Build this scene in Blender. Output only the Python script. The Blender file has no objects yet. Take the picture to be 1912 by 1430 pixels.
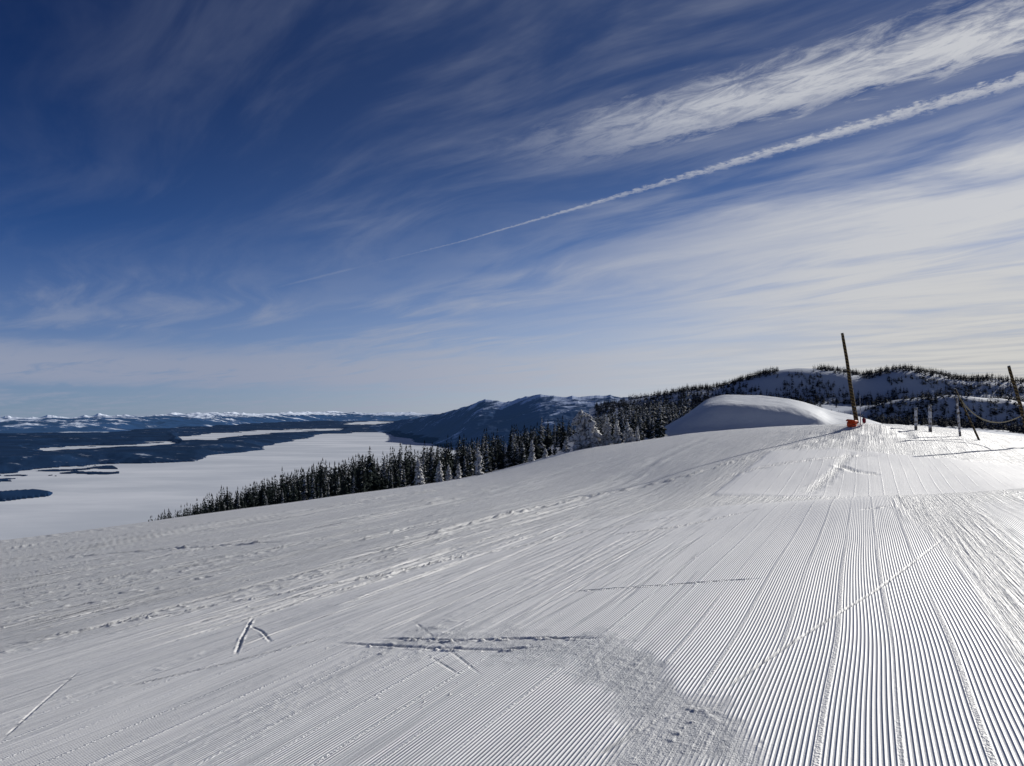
import bpy, math, random, bmesh
import numpy as np
from mathutils import Vector
random.seed(7); np.random.seed(7)
F=1350.0; CX=956.0; HY=775.0
scene=bpy.context.scene
col=scene.collection
# ---------------------------------------------------------------- noise
def _h(ix,iy,seed):
    h=(ix.astype(np.int64)*374761393+iy.astype(np.int64)*668265263+seed*974634777)&0xFFFFFFFF
    h=((h^(h>>13))*1274126177)&0xFFFFFFFF
    h=h^(h>>16)
    return (h&0xFFFF)/65535.0
def vn(x,y,seed=0):
    x=np.asarray(x,float); y=np.asarray(y,float)
    ix=np.floor(x); iy=np.floor(y); fx=x-ix; fy=y-iy
    fx=fx*fx*(3-2*fx); fy=fy*fy*(3-2*fy)
    a=_h(ix,iy,seed); b=_h(ix+1,iy,seed); c=_h(ix,iy+1,seed); d=_h(ix+1,iy+1,seed)
    return (a+(b-a)*fx)+((c+(d-c)*fx)-(a+(b-a)*fx))*fy
def fbm(x,y,o=4,seed=0):
    s=0;a=.5;t=0
    for i in range(o):
        s=s+a*vn(x*2**i+17.3*i,y*2**i-9.1*i,seed+i); t+=a; a*=.5
    return s/t
def ridged(x,y,o=4,seed=0):
    s=0;a=.5;t=0
    for i in range(o):
        s=s+a*(1-np.abs(2*vn(x*2**i+7.7*i,y*2**i+3.1*i,seed+i)-1)); t+=a; a*=.5
    return s/t
def sstep(a,b,x):
    t=np.clip((x-a)/(b-a),0,1); return t*t*(3-2*t)
# ---------------------------------------------------------------- table interpolation
def hw(knots,q):
    k=np.asarray(knots,float); n=len(k); q=np.clip(np.asarray(q,float),k[0],k[-1])
    i=np.clip(np.searchsorted(k,q,side='right')-1,0,n-2)
    T=np.zeros((n,n))
    for j in range(n):
        if j==0: T[j,0]=-1/(k[1]-k[0]); T[j,1]=1/(k[1]-k[0])
        elif j==n-1: T[j,n-2]=-1/(k[-1]-k[-2]); T[j,n-1]=1/(k[-1]-k[-2])
        else:
            h0=k[j]-k[j-1]; h1=k[j+1]-k[j]
            T[j,j-1]-= (h1/(h0+h1))/h0; T[j,j]+=(h1/(h0+h1))/h0
            T[j,j]-=(h0/(h0+h1))/h1; T[j,j+1]+=(h0/(h0+h1))/h1
    h=k[i+1]-k[i]; t=(q-k[i])/h
    h00=2*t**3-3*t**2+1; h10=t**3-2*t**2+t; h01=-2*t**3+3*t**2; h11=t**3-t**2
    W=np.zeros((len(q),n)); r=np.arange(len(q))
    W[r,i]+=h00; W[r,i+1]+=h01
    W+= (h10*h)[:,None]*T[i] + (h11*h)[:,None]*T[i+1]
    return W
# ---------------------------------------------------------------- near terrain
PA,PB,EYE=.10,-.06,1.65
def plane(x,y): return -EYE+PA*x+PB*y
NPX=[-1500,-600,0,300,600,900,1100,1200,1300,1450,1600,1750,1912,2300,3300]
NY=[16,20,25,32,40,55,75,100,140,200,300,450]
NT={-1500:[1241,1215,1195,1180,1175,1180,1195,1215,1240,1260,1280,1300],
-600:[1151,1123,1101,1085,1078,1080,1095,1115,1135,1160,1180,1210],
0:[1091,1063,1041,1022,1011,1012,1025,1040,1060,1080,1100,1130],
300:[1061,1033,1011,992,980,971,972,980,992,1012,1025,1060],
600:[1031,1003,981,962,948,935,930,931,935,934,942,960],
900:[1001,973,951,931,914,898,888,885,886,876,872,872],
1100:[981,953,930,908,888,862,845,835,838,825,806,800],
1200:[971,943,918,892,868,843,828,822,822,800,788,787],
1300:[961,932,898,868,848,825,812,808,812,815,812,812],
1450:[945,924,880,843,820,802,796,800,812,820,822,825],
1600:[929,926,878,838,798,791,795,803,815,825,830,830],
1750:[922,927,885,845,810,798,803,815,822,830,832,835],
1912:[912,920,888,856,828,815,820,830,840,845,845,850],
2300:[880,890,875,855,835,825,830,845,860,870,870,870],
3300:[800,810,815,820,820,820,830,845,860,870,870,870]}
KY=np.log(np.array([4,8,12]+NY,float))
TAB=np.zeros((len(KY),len(NPX)))
for j,p in enumerate(NPX):
    for i,Y in enumerate(NY):
        z=(HY-NT[p][i])*Y/F
        TAB[i+3,j]=z-plane((p-CX)/F*Y,Y)
def bumps(x,y):
    z=0
    for bx_,by_,r,h in [(19.1,39.6,.9,.26),(20.3,39.2,.8,.12),(17.9,38.6,.7,.10),(22.0,39.5,1.1,.09),(18.6,35.6,.8,.05),(24.4,37.5,.8,.06)]:
        z=z+h*np.exp(-((x-bx_)**2+(y-by_)**2)/r**2)
    return z
def znear(x,y):
    x=np.atleast_1d(np.asarray(x,float)); y=np.atleast_1d(np.asarray(y,float))
    px=CX+F*x/np.maximum(y,.3)
    A=hw(KY,np.log(np.maximum(y,.3))); B=hw(NPX,px)
    return plane(x,y)+np.sum((A@TAB)*B,axis=1)+bumps(x,y)
_hy=np.exp(np.linspace(math.log(2.5),math.log(140),500))
def hit(px,py):
    u=(px-CX)/F
    z=znear(u*_hy,_hy); pp=HY-z*F/_hy
    k=np.where(pp<=py)[0]
    if len(k)==0: k=[int(np.argmin(pp))]
    i=max(int(k[0]),1)
    t=(pp[i-1]-py)/max(pp[i-1]-pp[i],1e-6); t=min(max(t,0),1)
    Y=_hy[i-1]+(_hy[i]-_hy[i-1])*t
    return u*Y,Y
# ---------------------------------------------------------------- mesh helpers
def mesh_obj(name,V,faces_flat,sizes,mat,attrs=None,smooth=True,parent=None):
    me=bpy.data.meshes.new(name)
    V=np.asarray(V,np.float32); faces_flat=np.asarray(faces_flat,np.int32); sizes=np.asarray(sizes,np.int32)
    me.vertices.add(len(V)); me.vertices.foreach_set('co',V.ravel())
    me.loops.add(len(faces_flat)); me.loops.foreach_set('vertex_index',faces_flat)
    me.polygons.add(len(sizes)); st=np.concatenate([[0],np.cumsum(sizes)[:-1]]).astype(np.int32)
    me.polygons.foreach_set('loop_start',st); me.polygons.foreach_set('loop_total',sizes)
    me.polygons.foreach_set('use_smooth',np.full(len(sizes),smooth,bool))
    if attrs:
        for k,v in attrs.items():
            a=me.attributes.new(k,'FLOAT','POINT'); a.data.foreach_set('value',np.asarray(v,np.float32).ravel())
    me.update(); me.validate()
    if mat: me.materials.append(mat)
    o=bpy.data.objects.new(name,me); col.objects.link(o)
    if parent: o.parent=parent
    return o
def grid_obj(name,X,Y,Z,mat,attrs=None):
    r,c=X.shape
    idx=np.arange(r*c).reshape(r,c)
    q=np.stack([idx[:-1,:-1],idx[:-1,1:],idx[1:,1:],idx[1:,:-1]],-1).reshape(-1,4)
    return mesh_obj(name,np.stack([X,Y,Z],-1).reshape(-1,3),q.ravel(),np.full(len(q),4),mat,attrs)
def tag(o,label,cat=None,group=None,kind=None):
    o['label']=label
    if cat: o['category']=cat
    if group: o['group']=group
    if kind: o['kind']=kind
    return o
def empty(name,loc):
    o=bpy.data.objects.new(name,None); col.objects.link(o); o.location=loc; o.empty_display_size=.3; return o
# ---------------------------------------------------------------- node helper
class NT_:
    def __init__(s,nt): s.nt=nt; s.n=nt.nodes; s.l=nt.links
    def _in(s,sock,v):
        if v is None: return
        if hasattr(v,'is_output') : s.l.new(v,sock)
        else:
            if sock.type=='RGBA' and isinstance(v,(tuple,list)) and len(v)==3: v=(*v,1)
            sock.default_value=v
    def m(s,op,a,b=None,c=None,clamp=False):
        n=s.n.new('ShaderNodeMath'); n.operation=op; n.use_clamp=clamp
        s._in(n.inputs[0],a)
        if b is not None: s._in(n.inputs[1],b)
        if c is not None: s._in(n.inputs[2],c)
        return n.outputs[0]
    def ss(s,x,a,b,lo=0.,hi=1.):
        n=s.n.new('ShaderNodeMapRange'); n.interpolation_type='SMOOTHSTEP'
        s._in(n.inputs['Value'],x); n.inputs['From Min'].default_value=a; n.inputs['From Max'].default_value=b
        n.inputs['To Min'].default_value=lo; n.inputs['To Max'].default_value=hi
        return n.outputs[0]
    def mix(s,f,a,b,mode='MIX'):
        n=s.n.new('ShaderNodeMix'); n.data_type='RGBA'; n.blend_type=mode
        s._in(n.inputs[0],f); s._in(n.inputs[6],a); s._in(n.inputs[7],b); return n.outputs[2]
    def comb(s,x,y,z=0.):
        n=s.n.new('ShaderNodeCombineXYZ'); s._in(n.inputs[0],x); s._in(n.inputs[1],y); s._in(n.inputs[2],z); return n.outputs[0]
    def noise(s,vec,scale,detail=3,rough=.5,dist=0.):
        n=s.n.new('ShaderNodeTexNoise'); s._in(n.inputs['Vector'],vec); n.inputs['Scale'].default_value=scale
        n.inputs['Detail'].default_value=detail; n.inputs['Roughness'].default_value=rough; n.inputs['Distortion'].default_value=dist
        return n.outputs[0]
    def attr(s,name):
        n=s.n.new('ShaderNodeAttribute'); n.attribute_name=name; return n.outputs['Fac']
    def bump(s,h,strength=1.,dist=1.):
        n=s.n.new('ShaderNodeBump'); s._in(n.inputs['Height'],h); n.inputs['Strength'].default_value=strength; n.inputs['Distance'].default_value=dist
        return n.outputs[0]
def newmat(name,base=(.8,.8,.8),rough=.6,spec=.3):
    m=bpy.data.materials.new(name); m.use_nodes=True
    N=NT_(m.node_tree); b=m.node_tree.nodes['Principled BSDF']
    b.inputs['Base Color'].default_value=(*base,1); b.inputs['Roughness'].default_value=rough
    b.inputs['Specular IOR Level'].default_value=spec
    return m,N,b
# ---------------------------------------------------------------- materials
SNOW=(.84,.835,.82)
def mat_groomed():
    m,N,b=newmat('groomed_snow',SNOW,.58,.32)
    cu,al,cord,rgh,ca,scr=N.attr('cu'),N.attr('al'),N.attr('cord'),N.attr('rgh'),N.attr('camp'),N.attr('scr')
    ph=N.m('MULTIPLY',cu,2*math.pi/.027)
    wave=N.m('SINE',ph)
    wave=N.m('ADD',wave,N.m('MULTIPLY',N.m('COSINE',N.m('MULTIPLY',ph,2.)),-.22))
    sv=N.noise(N.comb(N.m('MULTIPLY',cu,2.7),N.m('MULTIPLY',al,.35),7.),1.,2,.5)
    fr=N.m('ABSOLUTE',N.m('SUBTRACT',N.m('FRACT',N.m('DIVIDE',cu,.378)),.5))
    seam=N.m('MULTIPLY',N.ss(fr,.025,.060,1.,0.),N.ss(sv,.36,.56,.25,1.))
    crumbs=N.noise(N.comb(cu,al),42.,2,.6)
    brk=N.noise(N.comb(N.m('MULTIPLY',cu,5.),N.m('MULTIPLY',al,.40)),1.,3,.6)
    keep=N.ss(brk,.33,.47,.12,1.)
    keep=N.m('MAXIMUM',keep,N.ss(cord,.85,1.0))
    amp=N.m('MULTIPLY',N.m('MULTIPLY',ca,keep),N.m('SUBTRACT',1.,seam))
    hgt=N.m('MULTIPLY',N.m('MULTIPLY',wave,.0036),amp)
    sm=N.m('MULTIPLY',seam,N.ss(cord,.5,.9))
    hgt=N.m('ADD',hgt,N.m('MULTIPLY',sm,N.m('ADD',.003,N.m('MULTIPLY',N.m('SUBTRACT',crumbs,.45),.022))))
    s1=N.noise(N.comb(N.m('MULTIPLY',cu,20.),N.m('MULTIPLY',al,.40)),1.,4,.68)
    s1h=N.m('MULTIPLY',N.m('SUBTRACT',N.m('ABSOLUTE',N.m('SUBTRACT',s1,.5)),.08),.070)
    s0=N.noise(N.comb(N.m('MULTIPLY',cu,6.),N.m('MULTIPLY',al,.11),4.),1.,4,.64)
    s0h=N.m('MULTIPLY',N.m('SUBTRACT',N.m('ABSOLUTE',N.m('SUBTRACT',s0,.5)),.07),.10)
    hgt=N.m('ADD',hgt,N.m('MULTIPLY',N.m('ADD',s1h,s0h),scr))
    g=N.noise(N.comb(cu,al),60.,3,.6)
    g2=N.noise(N.comb(cu,N.m('MULTIPLY',al,.6)),14.,4,.70)
    hgt=N.m('ADD',hgt,N.m('MULTIPLY',N.m('SUBTRACT',g,.5),N.m('ADD',.0018,N.m('MULTIPLY',rgh,.0085))))
    hgt=N.m('ADD',hgt,N.m('MULTIPLY',N.m('SUBTRACT',g2,.5),N.m('ADD',.0014,N.m('MULTIPLY',rgh,.0190))))
    N.l.new(N.bump(hgt),b.inputs['Normal'])
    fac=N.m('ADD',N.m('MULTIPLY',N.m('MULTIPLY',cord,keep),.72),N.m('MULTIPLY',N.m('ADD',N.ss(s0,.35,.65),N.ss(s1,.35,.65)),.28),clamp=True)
    N.l.new(N.mix(fac,(.57,.58,.59),(.94,.935,.92)),b.inputs['Base Color'])  # sun glare on the corduroy painted in as paler snow, skied snow greyer
    return m
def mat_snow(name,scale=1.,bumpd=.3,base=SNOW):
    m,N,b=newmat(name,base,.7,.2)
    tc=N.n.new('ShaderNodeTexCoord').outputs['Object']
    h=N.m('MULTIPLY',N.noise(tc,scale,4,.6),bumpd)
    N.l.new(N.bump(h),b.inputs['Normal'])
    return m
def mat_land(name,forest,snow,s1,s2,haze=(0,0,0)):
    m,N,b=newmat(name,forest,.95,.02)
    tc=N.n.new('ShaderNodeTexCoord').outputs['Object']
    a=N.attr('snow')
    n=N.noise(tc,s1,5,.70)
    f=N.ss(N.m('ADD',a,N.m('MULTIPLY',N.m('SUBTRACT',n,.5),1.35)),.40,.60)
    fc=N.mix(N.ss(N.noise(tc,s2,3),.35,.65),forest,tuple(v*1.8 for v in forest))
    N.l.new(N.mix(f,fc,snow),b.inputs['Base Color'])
    b.inputs['Emission Color'].default_value=(*haze,1); b.inputs['Emission Strength'].default_value=1.  # distance haze painted in, by bluish base colours and a faint surface glow
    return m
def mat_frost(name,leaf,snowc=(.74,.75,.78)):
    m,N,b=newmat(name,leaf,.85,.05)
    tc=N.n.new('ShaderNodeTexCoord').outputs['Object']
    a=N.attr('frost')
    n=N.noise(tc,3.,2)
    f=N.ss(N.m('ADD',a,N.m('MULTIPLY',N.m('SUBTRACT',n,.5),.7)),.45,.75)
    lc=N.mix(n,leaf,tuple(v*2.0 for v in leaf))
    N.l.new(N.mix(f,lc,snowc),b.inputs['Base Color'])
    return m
M_ground=mat_groomed()
M_knoll=mat_snow('shade_toned_snow',.3,.25,(.54,.57,.62))  # base colour darkened to carry the shade of the near face
M_mid=mat_snow('hill_snow',.04,1.0,(.40,.45,.54))  # shade of the slope put into a darker, bluer snow colour
M_fol=mat_frost('conifer_needles',(.011,.016,.015))
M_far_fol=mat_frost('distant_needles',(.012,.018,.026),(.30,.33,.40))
M_bark,_N,_b=newmat('bark',(.06,.045,.035),.9,.1)
M_rime,_N,_b=newmat('rime_snow',(.80,.80,.82),.75,.2)
_t=_N.n.new('ShaderNodeTexCoord').outputs['Object']
_N.l.new(_N.bump(_N.m('MULTIPLY',_N.noise(_t,7.,4,.65),.35)),_b.inputs['Normal'])
_N.l.new(_N.mix(_N.ss(_N.noise(_t,3.6,4,.65),.49,.62),(.82,.82,.83),(.08,.09,.09)),_b.inputs['Base Color'])
M_lake,_N,_b=newmat('lake_snow',(.7,.7,.7),.8,.1)
_t=_N.n.new('ShaderNodeTexCoord').outputs['Object']
_mp=_N.n.new('ShaderNodeMapping'); _mp.inputs['Rotation'].default_value=(0,0,.5); _mp.inputs['Scale'].default_value=(1,2.2,1); _N.l.new(_t,_mp.inputs[0])
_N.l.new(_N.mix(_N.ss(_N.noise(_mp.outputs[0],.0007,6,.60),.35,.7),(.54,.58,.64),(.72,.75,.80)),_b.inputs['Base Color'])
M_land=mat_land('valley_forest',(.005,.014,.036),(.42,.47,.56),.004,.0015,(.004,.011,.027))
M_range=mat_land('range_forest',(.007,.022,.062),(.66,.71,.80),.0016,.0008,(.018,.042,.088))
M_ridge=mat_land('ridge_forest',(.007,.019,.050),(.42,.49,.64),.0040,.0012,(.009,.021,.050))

# ---------------------------------------------------------------- foreground ground mesh
px_in=np.arange(-120,2035,2.0)
px_l=-120-np.cumsum(np.geomspace(3,520,46)); px_r=px_in[-1]+np.cumsum(np.geomspace(3,520,46))
PXS=np.concatenate([px_l[::-1],px_in,px_r])
ts=np.concatenate([[3600,2800,2200,1700,1400,1200,1050,950],np.arange(900,300,-1.25),np.arange(300,55,-.75)])
YS=np.concatenate([2228/ts, np.exp(np.linspace(math.log(2228/55.1),math.log(450),150))[1:]])
A=hw(KY,np.log(YS)); B=hw(NPX,PXS)
D=A@TAB@B.T
Yg=np.repeat(YS[:,None],len(PXS),1); Xg=(PXS[None,:]-CX)/F*Yg
Zg=plane(Xg,Yg)+D+bumps(Xg,Yg)
PXg=np.repeat(PXS[None,:],len(YS),0); PYg=HY-Zg*F/Yg
al=Xg*.4357+Yg*.9
cu=Xg*.9-Yg*.4357 + (fbm(al*.30,Xg*.2,2,9)-.5)*.07
def sdpoly(poly,X,Y):
    d=np.full(X.shape,1e9); ins=np.zeros(X.shape,bool); n=len(poly)
    for i in range(n):
        x1,y1=poly[i]; x2,y2=poly[(i+1)%n]
        ex,ey=x2-x1,y2-y1; wx,wy=X-x1,Y-y1
        t=np.clip((wx*ex+wy*ey)/(ex*ex+ey*ey+1e-9),0,1)
        d=np.minimum(d,(wx-ex*t)**2+(wy-ey*t)**2)
        c=((y1>Y)!=(y2>Y))&(X<(x2-x1)*(Y-y1)/(y2-y1+1e-12)+x1)
        ins^=c
    return np.where(ins,1,-1)*np.sqrt(d)
nz=(fbm(Xg*2.2,Yg*1.6,3,11)-.5)*44
nz2=(fbm(Xg*6,Yg*6,3,12)-.5)*60
C0=[(-900,1900),(-900,1370),(-200,1260),(0,1225),(300,1150),(600,1080),(900,1010),(1150,950),(1330,915),(1725,905),(2300,1700),(2300,4000),(-900,4000)]
C1=[(-900,1900),(-900,1560),(-200,1400),(0,1335),(300,1245),(470,1190),(640,1120),(900,1060),(1150,990),(1330,935),(1450,915),(1725,915),(1765,965),(1840,1050),(1912,1180),(2300,1700),(2300,4000),(-900,4000)]
S1=[(640,1192),(900,1186),(1140,1188),(1215,1222),(1270,1285),(1350,1330),(1430,1440),(1150,1440),(1200,1350),(1130,1300),(1060,1240),(860,1215),(760,1208)]
C2=[(1440,842),(1560,838),(1900,868),(2300,880),(2300,930),(1912,935),(1330,925)]
C3=[(1760,930),(1912,940),(2300,960),(2300,1500),(1960,1170),(1860,1040)]
near=(Yg<17.5)
m0=sstep(-40,30,sdpoly(C0,PXg,PYg)+nz)*near
m1=sstep(-14,14,sdpoly(C1,PXg,PYg)+nz)*near
mS=sstep(-26,26,sdpoly(S1,PXg,PYg)+nz*.6+nz2)*near
far2=(Yg>17)&(Yg<36)
m2=sstep(-3,3,sdpoly(C2,PXg,PYg)+nz*.08)*far2
m3=sstep(-12,12,sdpoly(C3,PXg,PYg)+nz*.5)*near
fade=sstep(-3.4,-1.6,cu+ (fbm(cu*.8,al*.2,3,5)-.5)*2.5)
cord=np.maximum(m0*.62,m1*(.82+.18*fade))*(1-mS); cord=np.maximum(cord,np.maximum(m2*1.,m3*.95))
band=sstep(-18,18,38-np.abs(sdpoly([(1700,925),(1760,965),(1840,1050),(1912,1180),(2300,1700),(2330,1690),(1940,1130),(1860,1030),(1775,940),(1730,920)],PXg,PYg)))*near
cord=cord*(1-band*.85)
rgh=np.clip(mS*.60+(1-cord)*.12+band*.6,0,1)
rgh=np.where((Yg>27)&(Yg<60)&(m2<.3),np.maximum(rgh,.35*sstep(1250,1480,PXg)),rgh)
Zg+= (fbm(cu*.55,al*.16,3,3)-.5)*.05*sstep(3,9,Yg)
Zg+= m2*.025
lf=1-cord
Zg+= lf*(fbm(cu*1.6,al*.16,2,21)-.5)*.022*sstep(2.5,5,Yg)
rub=np.clip(fbm(Xg*17,Yg*17,3,41)-.56,0,1)*sstep(11,5.5,Yg)
rub2=np.clip(fbm(Xg*6,Yg*6,2,42)-.60,0,1)*sstep(5,9,Yg)*sstep(26,12,Yg)
zone=sstep(.56,.66,fbm(cu*1.8,al*.12,3,51))
Zg+= (rub*(.004+.055*zone)+rub2*(.008+.10*zone))*(lf*.8+.02)
Zg+= (mS*.012+band*.015)*rub
Zg+= np.clip(fbm(cu*1.2,al*.4,2,61)-.5,0,1)*.10*((Yg>28)&(Yg<60)&(m2<.2))*sstep(1350,1500,PXg)
def polyline(pts,noise=0.):
    w=[hit(*p) for p in pts]; out=[]
    for i in range(len(w)-1):
        n=6
        for k in range(n):
            t=k/n; out.append((w[i][0]*(1-t)+w[i+1][0]*t+random.uniform(-noise,noise),w[i][1]*(1-t)+w[i+1][1]*t+random.uniform(-noise,noise)))
    out.append(w[-1]); return out
def track(pts,w,d,berm=.6,rubble=1.,kill=1.,world=False,noise=.0,k_=.42):
    global Zg,cord
    d=d*k_
    P=pts if world else polyline(pts,noise)
    ym=min(p[1] for p in P)*.5+max(p[1] for p in P)*.5
    w0=w; w=max(w,.00023*ym*ym); d=d*(w/w0)**.5
    r=w*4.
    xs=[p[0] for p in P]; ys=[p[1] for p in P]
    r0=np.searchsorted(YS,min(ys)-r); r1=np.searchsorted(YS,max(ys)+r)
    if r1<=r0: return
    cand=[(x+s*r)/max(y+q*r,.5) for x,y in P for s in(-1,1) for q in(-1,1)]
    c0=np.searchsorted(PXS,CX+F*min(cand)); c1=np.searchsorted(PXS,CX+F*max(cand))
    sl=(slice(r0,r1),slice(c0,c1))
    X=Xg[sl]; Y=Yg[sl]
    if X.size==0: return
    dd=np.full(X.shape,1e9); sg=np.zeros(X.shape); tt=np.zeros(X.shape); n=len(P)-1
    for i in range(n):
        x1,y1=P[i]; ex,ey=P[i+1][0]-x1,P[i+1][1]-y1
        L=ex*ex+ey*ey+1e-9
        t=np.clip(((X-x1)*ex+(Y-y1)*ey)/L,0,1)
        q=np.hypot(X-x1-ex*t,Y-y1-ey*t)
        s=np.sign((X-x1)*ey-(Y-y1)*ex)
        c=q<dd
        sg=np.where(c,s,sg); tt=np.where(c,(i+t)/n,tt); dd=np.minimum(dd,q)
    e=np.clip(np.sin(tt*math.pi)*2.2,0,1)
    fq=min(18.,.45/w)
    rn=fbm(X*fq,Y*fq,2,77)
    z=-d*np.exp(-(dd/w)**2)
    z+=d*berm*np.exp(-((dd-1.7*w)/(w*.7))**2)*(1-rubble+rubble*3.2*np.clip(rn-.38,0,1))*np.where(sg>0,1,.45)
    Zg[sl]+=z*e
    cord[sl]*=1-kill*np.exp(-(dd/(w*1.3))**2)*e
track([(440,1222),(452,1190),(472,1150)],.010,.028,1.1)
track([(468,1168),(488,1178),(506,1200)],.008,.014,.9)
track([(0,1385),(60,1330),(150,1250)],.009,.010,.6)
track([(1055,1106),(1150,1098),(1300,1088),(1430,1080)],.020,.045,.8)
track([(700,1194),(850,1198),(970,1192),(1135,1193)],.022,.045,.9)
track([(780,1206),(900,1196),(1120,1189)],.014,.025,1.)
track([(620,1202),(800,1212),(930,1214),(1010,1210)],.03,.03,1.2)
track([(900,1262),(820,1200),(770,1160)],.009,.004,.6)
track([(740,1250),(800,1225),(860,1262)],.009,.004,1.0)
track([(1330,1302),(1480,1200),(1640,1100),(1790,985)],.012,.016,.6)
track([(1100,1420),(1200,1360),(1310,1300)],.014,.012,.6)
track([(1560,868),(1600,882),(1645,888)],.06,.08,.8)
track([(1605,952),(1650,946),(1705,942)],.05,.06,.8)
track([(560,1008),(430,1018),(300,1026),(120,1042),(0,1054)],.10,.12,1.2)
track([(680,1025),(900,970),(1100,925),(1300,882),(1440,842)],.09,.12,1.3,noise=.03)
track([(1440,842),(1560,815),(1700,810)],.10,.08,1.2,noise=.1)
track([(1300,905),(1450,868),(1640,850)],.07,.05,.9)
track([(1500,925),(1560,880),(1590,842)],.08,.025,.8)
track([(0,1205),(400,1130),(700,1075),(1000,1010)],.03,.07,1.,noise=.01)
track([(350,1165),(520,1120),(700,1090)],.02,.04); track([(880,1040),(1100,990),(1290,960)],.03,.05)
track([(1130,1000),(1250,985),(1420,950)],.025,.04); track([(200,1290),(420,1240),(640,1185)],.018,.03)
A0=math.atan2(.4357,.9)
for k in range(360):
    px0=random.uniform(-600,1250); py0=random.uniform(860,1230)
    sil=np.interp(px0,[0,300,600,900,1100,1300],[1012,972,932,886,838,812])+4
    py0=max(py0,sil)
    x0,y0=hit(px0,py0)
    if y0>34: continue
    L=random.uniform(2,8)*max(1,y0/7); ang=random.gauss(0.02,.05); cur=random.gauss(0,.010)
    if random.random()<.04 and y0>9: ang=random.gauss(.15,.2); L*=.6
    P=[]
    for i in range(5):
        a=A0+ang+cur*i/4; P.append((x0,y0)) if i==0 else P.append((P[-1][0]+math.sin(a)*L/4,P[-1][1]+math.cos(a)*L/4))
    pe=CX+F*P[-1][0]/P[-1][1]
    if pe>1330: continue
    nearf=.35 if (px0>450 and y0<9) else 1.
    nearf*=1-.65*float(sstep(950,1250,np.array(pe)))
    track(P,random.uniform(.009,.020)*max(1,y0/9),random.uniform(.015,.045)*max(1,y0/14)*nearf,random.uniform(.4,1.0),rubble=random.choice([.2,.6,1.]),world=True,kill=.5)
for k in range(16):
    px0=random.uniform(1380,1900); py0=random.uniform(800,836)
    x0,y0=hit(px0,py0)
    if y0>42: continue
    a=random.gauss(1.2,.4); L=random.uniform(1,4)
    track([(x0,y0),(x0+math.sin(a)*L*.5+.2,y0+math.cos(a)*L*.5),(x0+math.sin(a)*L,y0+math.cos(a)*L)],random.uniform(.08,.14),random.uniform(.03,.07),1.,world=True)
for k in range(130):
    c=random.choice([(780,1300,70,18),(850,1295,40,16),(430,1230,120,40),(1000,1120,300,60),(1180,1240,60,20),(1450,1060,100,30),(300,1150,300,60),(250,1090,260,40)])
    x0,y0=hit(random.gauss(c[0],c[2]),min(1400,random.gauss(c[1],c[3])))
    r=random.uniform(.003,.007)*random.choice([1,1,1.5])*max(1,y0/7); R=r*3
    r0=np.searchsorted(YS,y0-R); r1=np.searchsorted(YS,y0+R)+1
    c0=np.searchsorted(PXS,CX+F*(x0-R)/y0)-1; c1=np.searchsorted(PXS,CX+F*(x0+R)/y0)+1
    sl=(slice(r0,r1),slice(c0,c1)); dd=np.hypot(Xg[sl]-x0,Yg[sl]-y0)
    Zg[sl]+=r*1.2*np.clip(1-(dd/r)**2,0,1)**.5
camp=cord/(1+(Yg/13)**2.5)
scr=np.clip(1.06-cord-mS*.85,0.03,1)
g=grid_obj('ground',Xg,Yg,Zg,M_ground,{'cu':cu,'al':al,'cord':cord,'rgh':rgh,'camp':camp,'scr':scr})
tag(g,'groomed snow slope with corduroy lines and ski tracks',kind='structure')
xr=np.linspace(-60,60,120); yr=np.linspace(-40,.4,40)
Xr,Yr=np.meshgrid(xr,yr); r_=grid_obj('slope_behind',Xr,Yr,plane(Xr,Yr)-.03,M_ground,{'cu':Xr*.9-Yr*.4357,'al':Xr*.4357+Yr*.9,'cord':np.ones(Xr.shape)*.8,'camp':np.ones(Xr.shape)*.6,'rgh':np.zeros(Xr.shape),'scr':np.ones(Xr.shape)*.2})
tag(r_,'snow slope continuing behind the viewpoint',kind='structure')

# ---------------------------------------------------------------- generic sheets
def sheet(name,pxk,Yk,T,mat,nx,ny,label,detail=None):
    pxs=np.linspace(pxk[0],pxk[-1],nx); ys=np.exp(np.linspace(math.log(Yk[0]),math.log(Yk[-1]),ny))
    T=np.asarray(T,float); Zt=(HY-T)*np.asarray(Yk,float)[:,None]/F
    Z=hw(np.log(Yk),np.log(ys))@Zt@hw(pxk,pxs).T
    Y=np.repeat(ys[:,None],nx,1); X=(pxs[None,:]-CX)/F*Y
    if detail is not None: Z=Z+detail(X,Y,np.repeat(pxs[None,:],ny,0))
    o=grid_obj(name,X,Y,Z,mat); tag(o,label,kind='structure')
    def zq(px,Yv):
        a=hw(np.log(Yk),np.log([Yv])); b=hw(pxk,[px]); z=(a@Zt@b.T)[0,0]
        x=(px-CX)/F*Yv
        if detail is not None: z+=float(detail(np.array([x]),np.array([Yv]),np.array([px]))[0])
        return x,z
    return zq
kpx=[1170,1240,1290,1320,1345,1390,1440,1490,1525,1550,1600,1700,1800]
kY=[105,134,136.5,138.5,140.8,144,160,195,225,300]
kT=[[825,825,822,820,820,820,820,820,820,820,822,830,835],
[835,812,806,803,802,801,801,802,802,800,803,817,832],
[838,808,798,794,792,789,789,791,793,795,800,819,834],
[840,804,786,777,772,769,770,774,781,790,798,821,836],
[842,801,777,764,757,756,759,764,775,787,796,821,838],
[843,800,773,757,751,752,754,759,771,784,794,819,839],
[845,799,770,753,748,748,750,755,767,780,791,817,840],
[850,799,768,748,741,740,743,750,762,772,783,812,842],
[855,805,770,749,742,741,744,750,760,767,778,812,845],
[880,850,830,818,812,810,812,815,820,822,830,850,870]]
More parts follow.
